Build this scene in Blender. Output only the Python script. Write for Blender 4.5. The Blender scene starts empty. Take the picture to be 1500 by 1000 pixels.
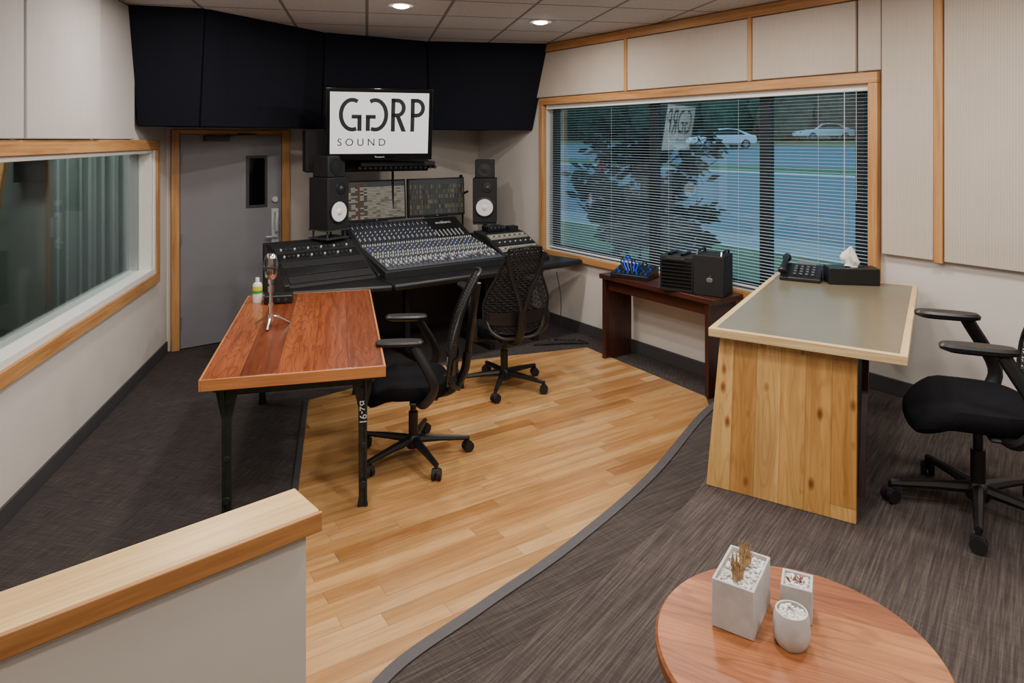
import bpy, bmesh, math, random
from mathutils import Vector, Matrix, Euler
random.seed(7)
scene = bpy.context.scene
R = math.radians

# ------------------------------------------------------------------ helpers
def c8(r, g, b):
    def f(x):
        x /= 255.0
        return x/12.92 if x <= 0.04045 else ((x+0.055)/1.055)**2.4
    return (f(r), f(g), f(b), 1.0)

class MB:
    def __init__(s): s.v=[]; s.f=[]; s.m=[]; s.s=[]
    def add(s, vs, fs, mi=0, sm=False, M=None):
        o=len(s.v)
        for p in vs:
            p=Vector(p)
            if M is not None: p=M@p
            s.v.append(p)
        for f in fs:
            s.f.append([i+o for i in f]); s.m.append(mi); s.s.append(sm)
        return s
    def box(s, c, d, mi=0, rot=None, M=None):
        x,y,z=d[0]/2,d[1]/2,d[2]/2
        T=Matrix.Translation(c)
        if rot is not None: T=T@Euler(rot).to_matrix().to_4x4()
        if M is not None: T=M@T
        vs=[(-x,-y,-z),(x,-y,-z),(x,y,-z),(-x,y,-z),(-x,-y,z),(x,-y,z),(x,y,z),(-x,y,z)]
        return s.add(vs,[(0,3,2,1),(4,5,6,7),(0,1,5,4),(1,2,6,5),(2,3,7,6),(3,0,4,7)],mi,False,T)
    def bb(s,x0,x1,y0,y1,z0,z1,mi=0):
        return s.box(((x0+x1)/2,(y0+y1)/2,(z0+z1)/2),(abs(x1-x0),abs(y1-y0),abs(z1-z0)),mi)
    def loft(s, loops, mi=0, sm=True, cap=True, closed=True, M=None):
        n=len(loops[0]); vs=[p for l in loops for p in l]; fs=[]
        for k in range(len(loops)-1):
            for i in range(n if closed else n-1):
                j=(i+1)%n
                fs.append((k*n+i,k*n+j,(k+1)*n+j,(k+1)*n+i))
        s.add(vs,fs,mi,sm,M)
        if cap:
            o=len(s.v)-len(vs)
            s.f.append([o+i for i in range(n)][::-1]); s.m.append(mi); s.s.append(False)
            s.f.append([o+(len(loops)-1)*n+i for i in range(n)]); s.m.append(mi); s.s.append(False)
        return s
    def prism(s, pts, z0, z1, mi=0, M=None):
        return s.loft([[(p[0],p[1],z0) for p in pts],[(p[0],p[1],z1) for p in pts]],mi,False,True,True,M)
    def prismx(s, pts, x0, x1, mi=0, M=None):   # pts are (y,z)
        return s.loft([[(x0,p[0],p[1]) for p in pts],[(x1,p[0],p[1]) for p in pts]],mi,False,True,True,M)
    def prismy(s, pts, y0, y1, mi=0, M=None):   # pts are (x,z)
        return s.loft([[(p[0],y0,p[1]) for p in pts],[(p[0],y1,p[1]) for p in pts]],mi,False,True,True,M)
    def tube(s, pts, r, n=10, mi=0, M=None, sx=1.0):
        pts=[Vector(p) for p in pts]; rs=r if isinstance(r,(list,tuple)) else [r]*len(pts)
        loops=[]; up=None
        for i,p in enumerate(pts):
            t=(pts[min(i+1,len(pts)-1)]-pts[max(i-1,0)]).normalized()
            if up is None:
                up=Vector((0,0,1)) if abs(t.z)<0.9 else Vector((1,0,0))
            a=(up-t*up.dot(t)).normalized(); b=t.cross(a); up=a
            loops.append([p+a*rs[i]*math.cos(2*math.pi*k/n)+b*rs[i]*sx*math.sin(2*math.pi*k/n) for k in range(n)])
        return s.loft(loops,mi,True,True,True,M)
    def cyl(s,p0,p1,r0,r1=None,n=16,mi=0,M=None):
        return s.tube([p0,p1],[r0,r0 if r1 is None else r1],n,mi,M)
    def lathe(s, prof, c=(0,0,0), n=24, mi=0, sq=None, M=None):
        loops=[]
        for r,z in prof:
            loops.append([(c[0]+r*math.cos(2*math.pi*k/n),c[1]+r*math.sin(2*math.pi*k/n),c[2]+z) for k in range(n)])
        return s.loft(loops,mi,True,True,True,M)
    def sph(s,c,r,mi=0,n=12,M=None):
        if not isinstance(r,(list,tuple)): r=(r,r,r)
        loops=[]
        for i in range(1,n):
            a=math.pi*i/n
            loops.append([(c[0]+r[0]*math.sin(a)*math.cos(2*math.pi*k/(2*n)),c[1]+r[1]*math.sin(a)*math.sin(2*math.pi*k/(2*n)),c[2]-r[2]*math.cos(a)) for k in range(2*n)])
        return s.loft(loops,mi,True,True,True,M)
    def obj(s,name,mats,parent=None,loc=(0,0,0),rot=(0,0,0),bevel=0,seg=2,wire=0,sub=0,recalc=True):
        me=bpy.data.meshes.new(name)
        me.from_pydata([tuple(p) for p in s.v],[],s.f); 
        for m in (mats if isinstance(mats,(list,tuple)) else [mats]): me.materials.append(m)
        for i,p in enumerate(me.polygons): p.material_index=s.m[i]; p.use_smooth=s.s[i]
        if recalc:
            bm=bmesh.new(); bm.from_mesh(me); bmesh.ops.recalc_face_normals(bm,faces=bm.faces); bm.to_mesh(me); bm.free()
        me.update()
        try: me.set_sharp_from_angle(angle=R(40))
        except Exception: pass
        o=bpy.data.objects.new(name,me); scene.collection.objects.link(o)
        o.location=loc; o.rotation_euler=rot
        if parent: o.parent=parent
        if bevel:
            b=o.modifiers.new('bevel','BEVEL'); b.width=bevel; b.segments=seg; b.limit_method='ANGLE'; b.angle_limit=R(40)
        if wire:
            w=o.modifiers.new('wire','WIREFRAME'); w.thickness=wire; w.use_replace=True
        return o

def empty(name, loc=(0,0,0), rz=0, rx=0, scale=1):
    e=bpy.data.objects.new(name,None); scene.collection.objects.link(e)
    e.location=loc; e.rotation_euler=(rx,0,rz); e.scale=(scale,)*3; e.empty_display_size=0.1
    return e

def crom(P, n=8):
    P=[Vector(p) for p in P]; Q=[P[0]*2-P[1]]+P+[P[-1]*2-P[-2]]; out=[]
    for i in range(1,len(Q)-2):
        a,b,c,d=Q[i-1],Q[i],Q[i+1],Q[i+2]
        for k in range(n):
            t=k/n
            out.append(0.5*((2*b)+(c-a)*t+(2*a-5*b+4*c-d)*t*t+(3*b-a-3*c+d)*t**3))
    out.append(P[-1]); return out

# ---- materials
class NT:
    def __init__(s,name):
        s.mat=bpy.data.materials.new(name); s.mat.use_nodes=True; s.t=s.mat.node_tree
        s.bsdf=s.t.nodes['Principled BSDF']; s.out=s.t.nodes['Material Output']
    def n(s,ty,**kw):
        nd=s.t.nodes.new(ty)
        for k,v in kw.items(): setattr(nd,k,v)
        return nd
    def l(s,a,b): s.t.links.new(a,b)
    def inp(s,sock,v):
        if isinstance(v,bpy.types.NodeSocket): s.l(v,sock)
        else: sock.default_value=v
    def math(s,op,a,b=None):
        m=s.n('ShaderNodeMath',operation=op); s.inp(m.inputs[0],a)
        if b is not None: s.inp(m.inputs[1],b)
        return m.outputs[0]
    def ramp(s,fac,stops):
        r=s.n('ShaderNodeValToRGB'); s.l(fac,r.inputs[0]); e=r.color_ramp.elements
        while len(e)<len(stops): e.new(0.5)
        for i,(p,c) in enumerate(stops): e[i].position=p; e[i].color=c
        return r.outputs[0]
    def mix(s,fac,a,b,mode='MIX'):
        m=s.n('ShaderNodeMix',data_type='RGBA',blend_type=mode)
        s.inp(m.inputs[0],fac); s.inp(m.inputs[6],a); s.inp(m.inputs[7],b); return m.outputs[2]
    def coord(s,rot=(0,0,0),scale=(1,1,1)):
        tc=s.n('ShaderNodeTexCoord'); mp=s.n('ShaderNodeMapping'); s.l(tc.outputs['Object'],mp.inputs[0])
        mp.inputs['Rotation'].default_value=rot; mp.inputs['Scale'].default_value=scale; return mp.outputs[0]
    def coord2(s,rz,scale):
        v=s.coord((0,0,rz)); mp=s.n('ShaderNodeMapping'); s.l(v,mp.inputs[0]); mp.inputs['Scale'].default_value=scale; return mp.outputs[0]
    def noise(s,vec,scale=5,detail=4,rough=0.55):
        n=s.n('ShaderNodeTexNoise'); s.l(vec,n.inputs['Vector']); n.inputs['Scale'].default_value=scale
        n.inputs['Detail'].default_value=detail; n.inputs['Roughness'].default_value=rough; return n.outputs[0]
    def bump(s,h,strength=0.2,dist=0.005):
        b=s.n('ShaderNodeBump'); b.inputs['Strength'].default_value=strength; b.inputs['Distance'].default_value=dist
        s.l(h,b.inputs['Height']); s.l(b.outputs[0],s.bsdf.inputs['Normal'])

def plain(name,col,rough=0.5,metal=0.0,var=0.06,nscale=30,bump=0.0,emis=None,es=0,spec=None):
    t=NT(name); v=t.coord(); n=t.noise(v,nscale,3)
    dk=tuple(max(0,x*(1-var)) for x in col[:3])+(1,); lt=tuple(min(1,x*(1+var)) for x in col[:3])+(1,)
    t.l(t.ramp(n,[(0.3,dk),(0.7,lt)]),t.bsdf.inputs['Base Color'])
    t.bsdf.inputs['Roughness'].default_value=rough; t.bsdf.inputs['Metallic'].default_value=metal
    if spec is not None: t.bsdf.inputs['Specular IOR Level'].default_value=spec
    if bump: t.bump(n,bump,0.003)
    if emis:
        t.bsdf.inputs['Emission Color'].default_value=emis; t.bsdf.inputs['Emission Strength'].default_value=es
    return t.mat

def wood(name,c1,c2,along='X',scale=1.0,rough=0.4,rz=0,c3=None):
    t=NT(name); i='XYZ'.index(along); sc=[22*scale]*3; sc[i]=1.6*scale
    n=t.noise(t.coord2(rz,tuple(sc)),1.0,6,0.6)
    sc2=[90*scale]*3; sc2[i]=3*scale
    n2=t.noise(t.coord2(rz,tuple(sc2)),1.0,3,0.5)
    col=t.ramp(n,[(0.3,c1),(0.55,c2),(0.75,c3 or c2)])
    col=t.mix(0.35,col,t.ramp(n2,[(0.35,(0.45,0.4,0.38,1)),(0.6,(1,1,1,1))]),'MULTIPLY')
    t.l(col,t.bsdf.inputs['Base Color']); t.bsdf.inputs['Roughness'].default_value=rough
    t.bump(n2,0.08,0.002); return t.mat

def planks(name,along,across,w,L,cols,rz=0,rough=0.35,grain=0.4,gapc=0.35,knots=False,gs=1.0,gapw=0.02,rings=0.0,dark=(0.38,0.26,0.18,1)):
    t=NT(name); v=t.coord((0,0,rz)); sp=t.n('ShaderNodeSeparateXYZ'); t.l(v,sp.inputs[0])
    U=sp.outputs['XYZ'.index(along)]; V=sp.outputs['XYZ'.index(across)]
    vr=t.math('DIVIDE',V,w); row=t.math('FLOOR',vr)
    w1=t.n('ShaderNodeTexWhiteNoise',noise_dimensions='1D'); t.l(row,w1.inputs['W'])
    us=t.math('ADD',t.math('DIVIDE',U,L),t.math('MULTIPLY',w1.outputs[0],7.3)); colm=t.math('FLOOR',us)
    cb=t.n('ShaderNodeCombineXYZ'); t.l(row,cb.inputs[0]); t.l(colm,cb.inputs[1])
    w2=t.n('ShaderNodeTexWhiteNoise',noise_dimensions='2D'); t.l(cb.outputs[0],w2.inputs['Vector'])
    st=[(i/(len(cols)-1),c) for i,c in enumerate(cols)]
    base=t.ramp(w2.outputs[0],st)
    gv=t.n('ShaderNodeCombineXYZ')
    t.l(t.math('ADD',t.math('MULTIPLY',U,2.0*gs),t.math('MULTIPLY',w2.outputs[0],31)),gv.inputs[0])
    t.l(t.math('MULTIPLY',V,28.0*gs),gv.inputs[1]); t.l(t.math('MULTIPLY',w2.outputs[0],17),gv.inputs[2])
    g=t.noise(gv.outputs[0],1.0,5,0.62)
    col=t.mix(grain,base,t.ramp(g,[(0.33,dark),(0.62,(1,1,1,1))]),'MULTIPLY')
    if rings:
        rv=t.n('ShaderNodeCombineXYZ')
        t.l(t.math('ADD',t.math('MULTIPLY',U,1.1),t.math('MULTIPLY',w2.outputs[0],23)),rv.inputs[0])
        t.l(t.math('MULTIPLY',V,7.0),rv.inputs[1]); t.l(t.math('MULTIPLY',w2.outputs[0],5),rv.inputs[2])
        h=t.noise(rv.outputs[0],1.0,2,0.4)
        s_=t.math('SINE',t.math('MULTIPLY',h,110.0))
        rc=t.ramp(s_,[(0.0,(1,1,1,1)),(0.55,(1,1,1,1)),(0.95,dark)])
        col=t.mix(rings,col,rc,'MULTIPLY')
    fr=t.math('FRACT',vr); e=t.math('MINIMUM',fr,t.math('SUBTRACT',1.0,fr))
    gp=t.math('LESS_THAN',e,gapw)
    fr2=t.math('FRACT',us); e2=t.math('LESS_THAN',fr2,0.003/L)
    gp=t.math('MAXIMUM',gp,e2)
    col=t.mix(t.math('MULTIPLY',gp,gapc),col,(0.05,0.03,0.02,1))
    if knots:
        vo=t.n('ShaderNodeTexVoronoi'); kv=t.n('ShaderNodeCombineXYZ')
        t.l(t.math('MULTIPLY',U,5.0),kv.inputs[0]); t.l(t.math('MULTIPLY',V,10.0),kv.inputs[1]); t.l(kv.outputs[0],vo.inputs['Vector'])
        vo.inputs['Scale'].default_value=1.3
        k=t.ramp(vo.outputs[0],[(0.06,(0.18,0.08,0.03,1)),(0.14,(0.62,0.44,0.30,1)),(0.22,(1,1,1,1))])
        col=t.mix(0.85,col,k,'MULTIPLY')
    t.l(col,t.bsdf.inputs['Base Color']); t.bsdf.inputs['Roughness'].default_value=rough
    t.bump(g,0.05,0.002); return t.mat

def carpet(name,rz,c1,c2,c3,cross=0.3):
    t=NT(name)
    a=t.noise(t.coord2(rz,(5,150,5)),1.0,3,0.6)
    b=t.noise(t.coord2(rz,(110,7,7)),1.0,3,0.6)
    f=t.noise(t.coord(),300,2,0.6)
    h=t.math('ADD',t.math('MULTIPLY',a,1-cross),t.math('MULTIPLY',b,cross))
    col=t.ramp(h,[(0.36,c1),(0.5,c2),(0.64,c3)])
    col=t.mix(0.45,col,t.ramp(f,[(0.3,(0.55,0.55,0.55,1)),(0.7,(1,1,1,1))]),'MULTIPLY')
    t.l(col,t.bsdf.inputs['Base Color']); t.bsdf.inputs['Roughness'].default_value=0.95
    t.bsdf.inputs['Specular IOR Level'].default_value=0.12
    t.bump(f,0.5,0.004); return t.mat

def fabric(name,col,ax='X',rough=0.9,amt=0.1):
    t=NT(name)
    w=t.n('ShaderNodeTexWave',wave_type='BANDS',bands_direction=ax); t.l(t.coord(),w.inputs[0]); w.inputs['Scale'].default_value=22
    w.inputs['Distortion'].default_value=0.6; w.inputs['Detail'].default_value=2
    n=t.noise(t.coord((0,0,0),(120,120,6)),1.0,3)
    n3=t.noise(t.coord(),1.3,3)
    dk=tuple(x*(1-amt*1.6) for x in col[:3])+(1,)
    f=t.math('ADD',t.math('MULTIPLY',w.outputs[1],0.45),t.math('MULTIPLY',n,0.55))
    c=t.ramp(f,[(0.2,dk),(0.8,col)])
    c=t.mix(0.5,c,t.ramp(n3,[(0.35,(0.82,0.80,0.78,1)),(0.65,(1,1,1,1))]),'MULTIPLY')
    t.l(c,t.bsdf.inputs['Base Color']); t.bsdf.inputs['Roughness'].default_value=rough
    t.bump(f,0.2,0.002); return t.mat

def glassmat(name,gl=0.12,tint=(0.9,0.95,0.95,1)):
    t=NT(name); tr=t.n('ShaderNodeBsdfTransparent'); tr.inputs[0].default_value=tint
    g=t.n('ShaderNodeBsdfGlossy'); g.inputs['Roughness'].default_value=0.02; g.inputs[0].default_value=(0.8,0.85,0.9,1)
    lw=t.n('ShaderNodeLayerWeight'); lw.inputs[0].default_value=0.35
    m=t.n('ShaderNodeMixShader'); t.l(t.math('MINIMUM',t.math('ADD',t.math('MULTIPLY',lw.outputs[0],0.45),gl),0.9),m.inputs[0])
    t.l(tr.outputs[0],m.inputs[1]); t.l(g.outputs[0],m.inputs[2]); t.l(m.outputs[0],t.out.inputs[0]); return t.mat

WALL=plain('wall_paint',c8(200,191,181),0.8,var=0.02,nscale=4)
WALLW=plain('wall_paint_white',c8(206,199,192),0.7,var=0.02,nscale=4)
FAB=fabric('fabric_panel',c8(200,187,174))
FABL=fabric('fabric_panel_left',c8(192,187,184))
NAVY=plain('navy_fabric',c8(26,28,36),0.95,var=0.15,nscale=200,spec=0.1)
TRIM=wood('trim_wood_x',c8(164,110,62),c8(196,144,90),'X',1,0.4)
TRIMZ=wood('trim_wood_z',c8(164,110,62),c8(196,144,90),'Z',1,0.4)
BASEB=plain('rubber_base',c8(62,60,62),0.6)
BLACK=plain('black_plastic',c8(20,20,22),0.42,var=0.1)
BLACKM=plain('black_matte',c8(16,16,18),0.7,var=0.1)
BLACKG=plain('black_gloss',c8(10,10,12),0.12,var=0.05)
DGREY=plain('dark_grey',c8(52,53,57),0.5)
MGREY=plain('mid_grey_metal',c8(130,132,138),0.35,metal=0.6)
LGREY=plain('light_grey',c8(190,192,196),0.4)
CHROME=plain('chrome',c8(215,212,205),0.18,metal=1.0,var=0.03)
WHITE=plain('white_plastic',c8(228,226,222),0.45,var=0.02)
CONC=plain('white_concrete',c8(190,188,187),0.85,var=0.10,nscale=25,bump=0.3)
DOORM=plain('door_paint',c8(124,123,128),0.45,var=0.03,nscale=6)
BLUE=plain('blue_plastic',c8(25,70,190),0.35)
RED=plain('red_plastic',c8(190,30,25),0.4)
GREEN=plain('green_plastic',c8(50,160,60),0.5)
YELL=plain('yellow_plastic',c8(225,200,40),0.5)
MESHM=plain('chair_mesh',c8(22,22,25),0.6)
SEATF=plain('seat_fabric',c8(20,20,23),0.95,var=0.2,nscale=150,spec=0.1)

# ------------------------------------------------------------------ room frame
H=2.9
L0=Vector((-3.1,6.13)); K=Vector((-0.413,8.26)); A=5.45
angF=math.atan2(K.y-L0.y,K.x-L0.x); lenF=(K-L0).length
angR=math.atan2(-0.815,0.579); lenR=11.6
angL=math.atan2(-0.978,0.208); lenL=7.5
RR=K+Vector((math.cos(angR),math.sin(angR)))*lenR
LR=L0+Vector((math.cos(angL),math.sin(angL)))*lenL

poly=[(LR.x,-1.2),(RR.x,-1.2),(K.x,K.y),(L0.x,L0.y)]
CARP=carpet('carpet_low',R(12),c8(54,50,50),c8(68,62,61),c8(84,77,75),0.5)
CARP2=carpet('carpet_platform',R(-52),c8(62,55,53),c8(77,69,66),c8(94,85,81),0.2)
CARP3=carpet('carpet_tread',R(-36),c8(58,52,50),c8(72,65,62),c8(88,80,76),0.25)
MB().prism(poly,-0.12,0.0).obj('floor',CARP)

# ceiling
t=NT('ceiling_tile'); v=t.coord((0,0,R(-12))); sp=t.n('ShaderNodeSeparateXYZ'); t.l(v,sp.inputs[0])
def gridline(s,o,w):
    fr=t.math('FRACT',t.math('DIVIDE',s,o)); return t.math('LESS_THAN',t.math('MINIMUM',fr,t.math('SUBTRACT',1.0,fr)),w)
gl=t.math('MAXIMUM',gridline(sp.outputs[0],0.61,0.020),gridline(sp.outputs[1],0.61,0.020))
nz=t.noise(t.coord(),90,4,0.7)
cc=t.ramp(nz,[(0.35,c8(155,152,150)),(0.5,c8(198,195,192))])
cc=t.mix(gl,cc,c8(118,115,113)); t.l(cc,t.bsdf.inputs['Base Color']); t.bsdf.inputs['Roughness'].default_value=0.9
CEIL=t.mat
MB().prism(poly,H,H+0.1).obj('ceiling',CEIL)

MB().bb(-0.1,lenF+0.1,0.0,0.15,0,H).obj('wall_front',WALL,loc=(L0.x,L0.y,0),rot=(0,0,angF))
MB().bb(LR.x-0.2,RR.x+0.3,-1.35,-1.2,0,H).obj('wall_back',WALL)
# right wall
ws0,ws1,wz0,wz1=1.335,4.725,0.76,2.27
m=MB()
m.bb(-0.1,ws0,0,0.15,0,H).bb(ws1,lenR,0,0.15,0,H).bb(ws0,ws1,0,0.15,0,wz0).bb(ws0,ws1,0,0.15,wz1,H)
m.obj('wall_right',WALLW,loc=(K.x,K.y,0),rot=(0,0,angR))
def rw(name,mb,mats,bevel=0): return mb.obj(name,mats,loc=(K.x,K.y,0),rot=(0,0,angR),bevel=bevel)
m=MB()
for a,b,z0,z1 in [(0.95,2.52,2.345,2.81),(2.56,3.82,2.345,2.81),(3.86,4.64,2.345,2.81),(4.655,4.80,2.345,2.81),(4.805,5.11,1.18,2.81),(5.165,6.55,1.18,2.81),(6.60,8.0,1.18,2.81),(8.05,9.4,1.18,2.81)]:
    m.bb(a,b,-0.04,0,z0,z1)
rw('acoustic_wall_panels_right',m,FAB,0.006)
m=MB(); m.bb(0.9,lenR-0.2,-0.05,0,2.815,2.895)
rw('trim_ceiling_right',m,TRIM,0.004)
m=MB(); m.bb(2.522,2.558,-0.045,0,2.34,2.815).bb(3.822,3.858,-0.045,0,2.34,2.815).bb(5.113,5.162,-0.05,0,1.17,2.815).bb(6.555,6.595,-0.045,0,1.18,2.815)
rw('trim_wall_right',m,TRIMZ,0.003)
m=MB(); m.bb(0.02,3.95,-0.015,0,0,0.11).bb(4.6,lenR-0.3,-0.015,0,0.3,0.40)
rw('baseboard_right',m,BASEB,0.003)
win=empty('window_1',(K.x,K.y,0),angR)
m=MB(); m.bb(1.275,4.785,-0.055,0.0,wz1-0.005,2.335).bb(1.275,4.785,-0.045,0,0.70,wz0)
m.obj('casing_horizontal',TRIM,win,bevel=0.004)
m=MB(); m.bb(1.275,ws0,-0.055,0,wz0,wz1-0.005).bb(ws1,4.785,-0.055,0,wz0,wz1-0.005)
m.obj('casing_vertical',TRIMZ,win,bevel=0.004)
MULL=plain('dark_mullion',c8(20,32,40),0.5)
m=MB()
for s_ in (ws0+0.02,2.75,3.88,4.60): 
    w_=0.045 if s_<4.5 else 0.03
    m.bb(s_-w_,s_+w_,0.09,0.14,wz0,wz1)
m.bb(ws0,ws1,0.09,0.14,wz0,wz0+0.05).bb(ws0,ws1,0.09,0.14,wz1-0.05,wz1)
m.obj('mullions',MULL,win)
MB().bb(ws0,ws1,0.112,0.116,wz0,wz1).obj('glass_pane',glassmat('window_glass',0.03,(0.78,0.89,0.93,1)),win)
SLAT=plain('blind_slat',c8(172,184,192),0.5,var=0.03)
m=MB(); z=wz0+0.05; 
while z<wz1-0.06:
    m.box(((ws0+ws1)/2,0.03,z),(ws1-ws0-0.05,0.023,0.0012),0,rot=(R(2),0,0)); z+=0.0240
m.obj('blind_slats',SLAT,win)
m=MB(); m.bb(ws0+0.01,ws1-0.01,-0.01,0.05,wz1-0.05,wz1-0.003).bb(ws0+0.02,ws1-0.02,0.018,0.042,wz0+0.02,wz0+0.035)
m.obj('blind_rails',WHITE,win,bevel=0.003)
m=MB()
for s_ in (1.6,2.3,3.0,3.7,4.35): m.cyl((s_,0.015,wz0+0.03),(s_,0.015,wz1-0.04),0.0010,n=5)
m.cyl((4.55,-0.012,1.15),(4.55,-0.012,wz1-0.04),0.003,n=6).cyl((4.63,-0.012,1.5),(4.63,-0.012,wz1-0.04),0.002,n=6)
m.obj('blind_cords',SLAT,win)

# left wall
def lw(name,mb,mats,bevel=0): return mb.obj(name,mats,loc=(L0.x,L0.y,0),rot=(0,0,angL),bevel=bevel)
la,lb,lz0,lz1=0.47,4.6,0.80,1.82
m=MB(); m.bb(-0.1,la,-0.15,0,0,H).bb(lb,lenL,-0.15,0,0,H).bb(la,lb,-0.15,0,0,lz0).bb(la,lb,-0.15,0,lz1,H)
lw('wall_left',m,WALLW)
m=MB()
for a,b,t_ in [(0.98,1.70,0.035),(1.73,2.72,0.06),(2.745,3.7,0.06),(3.72,4.8,0.06)]: m.bb(a,b,0,t_,1.905,H-0.01)
lw('acoustic_wall_panels_left',m,FABL,0.006)
w2=empty('window_2',(L0.x,L0.y,0),angL)
m=MB(); m.bb(0.36,lb+0.1,0,0.045,1.82,1.90).bb(0.36,lb+0.1,0,0.045,0.70,0.785)
m.obj('casing_horizontal',TRIM,w2,bevel=0.004)
m=MB(); m.bb(0.36,0.43,0,0.045,0.785,1.82); m.obj('casing_vertical',TRIMZ,w2,bevel=0.004)
m=MB(); m.bb(0.43,0.47,0,0.03,0.785,1.82).bb(0.47,0.52,-0.15,0.02,0.785,1.82).bb(0.47,lb,-0.15,0.03,0.785,0.83).bb(0.47,lb,-0.15,0.02,1.79,1.82)
m.obj('liner',WHITE,w2,bevel=0.003)
MB().bb(0.52,lb,-0.08,-0.074,0.83,1.79).obj('glass_pane',glassmat('booth_glass',0.08,(0.72,0.76,0.74,1)),w2)
m=MB(); m.bb(0.02,lenL-0.2,0,0.014,0,0.10); lw('baseboard_left',m,BASEB,0.003)
# live room behind the left window
m=MB(); 
m.bb(-0.8,lb+0.8,-3.1,-3.0,0,H).bb(-0.9,-0.8,-3.1,-0.16,0,H).bb(lb+0.8,lb+0.9,-3.1,-0.16,0,H)
lw('wall_booth',m,plain('booth_wall',c8(122,130,124),0.8))
MB().bb(-0.9,lb+0.9,-3.1,-0.155,-0.1,0).obj('floor_booth',CARP,loc=(L0.x,L0.y,0),rot=(0,0,angL))
MB().bb(-0.9,lb+0.9,-3.1,-0.155,H,H+0.1).obj('ceiling_booth',CEIL,loc=(L0.x,L0.y,0),rot=(0,0,angL))
cur=[]
for i in range(70):
    y=-0.22-i*0.014; cur.append((-0.68+0.035*math.sin(i*0.9)+0.012*math.sin(i*2.3),y))
m=MB(); m.loft([[(p[0],p[1],0.02) for p in cur],[(p[0],p[1],2.6) for p in cur]],0,True,False,False)
lw('booth_curtain',m,plain('curtain',c8(152,162,156),0.9))
m=MB(); m.bb(-0.78,-0.62,-1.50,-1.27,1.50,1.88); lw('wall_speaker',m,BLACK,0.01)
m=MB(); m.bb(-0.79,-0.70,-2.7,-1.85,0,2.05); lw('door_2',m,DGREY,0.005)
m=MB(); m.loft([[(0.05,-1.62,0),(0.05,-1.50,0),(-0.03,-1.50,0),(-0.03,-1.62,0)],[(-0.25,-1.36,H-0.01),(-0.25,-1.24,H-0.01),(-0.33,-1.24,H-0.01),(-0.33,-1.36,H-0.01)]],0,False); lw('glass_reflection_board',m,TRIMZ,0.005)  # leaning board standing in for a wood-coloured reflection in the window glass

# soffit
T=[(-2.85,5.03),(-2.33,5.18),(-1.74,6.33),(-0.86,6.90),(0.395,7.09)]
B=[(-2.895,5.25),(-2.50,5.45),(-1.834,6.55),(-0.872,7.15),(0.225,7.34)]
back=[(-0.42,8.24),(-3.085,6.12)]
m=MB()
zt,zb=H-0.002,2.005
def sh(p,q,d):
    p=Vector(p);q=Vector(q);u=(q-p).normalized(); return p+u*d,q-u*d
m.loft([[(p[0]-0.0,p[1]+0.03,zt) for p in T]+[(p[0],p[1],zt) for p in back],[(p[0],p[1]+0.03,zb+0.01) for p in B]+[(p[0],p[1],zb+0.01) for p in back]],0,False)
for i in range(4):
    a,b=sh(T[i],T[i+1],0.008); c,d_=sh(B[i],B[i+1],0.008)
    m.loft([[(a.x,a.y,zt),(b.x,b.y,zt),(d_.x,d_.y,zb),(c.x,c.y,zb)],[(a.x,a.y+0.06,zt),(b.x,b.y+0.06,zt),(d_.x,d_.y+0.06,zb),(c.x,c.y+0.06,zb)]],0,False)
m.obj('bass_trap_soffit',NAVY,bevel=0.010)

# door
d=empty('door_1',(L0.x,L0.y,0),angF)
m=MB(); m.bb(0.03,0.10,-0.04,0,0,1.995).bb(1.03,1.11,-0.04,0,0,1.995); m.obj('frame',TRIMZ,d,bevel=0.004)
m=MB(); m.bb(0.10,1.03,-0.04,0,1.955,1.995); m.obj('frame_head',TRIM,d,bevel=0.004)
MB().bb(0.105,1.025,-0.03,0,0.01,1.95).obj('leaf',DOORM,d,bevel=0.003)
m=MB(); m.bb(0.685,0.885,-0.04,-0.02,1.25,1.75,0).bb(0.71,0.86,-0.043,-0.02,1.275,1.725,1); m.obj('vision_lite',[DGREY,BLACKG],d,bevel=0.003)
m=MB(); m.bb(0.925,0.995,-0.045,-0.02,0.90,1.23,0)
m.tube([(0.96,-0.05,1.0),(0.96,-0.10,1.02),(0.95,-0.105,1.1),(0.96,-0.10,1.18),(0.96,-0.05,1.2)],0.014,8,0)
m.cyl((0.955,-0.06,1.32),(0.955,-0.02,1.32),0.028,n=16,mi=0); m.cyl((0.96,-0.07,0.96),(0.96,-0.02,0.96),0.018,n=12); m.tube([(0.96,-0.075,0.96),(0.86,-0.075,0.96)],0.009,8)
m.obj('pull_handle',LGREY,d,bevel=0.003)
m=MB(); m.bb(0.3,0.52,-0.09,-0.03,1.89,1.94,0); m.tube([(0.5,-0.07,1.945),(0.75,-0.14,1.955),(0.6,-0.03,1.96)],0.008,6,0); m.obj('closer',DGREY,d,bevel=0.004)
m=MB()
for z in (0.25,1.0,1.72): m.cyl((0.105,-0.045,z-0.05),(0.105,-0.045,z+0.05),0.008,n=8)
m.obj('hinges',MGREY,d)
m=MB(); m.bb(1.12,lenF-0.02,-0.014,0,0,0.10); m.obj('baseboard_front',BASEB,loc=(L0.x,L0.y,0),rot=(0,0,angF))

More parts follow.
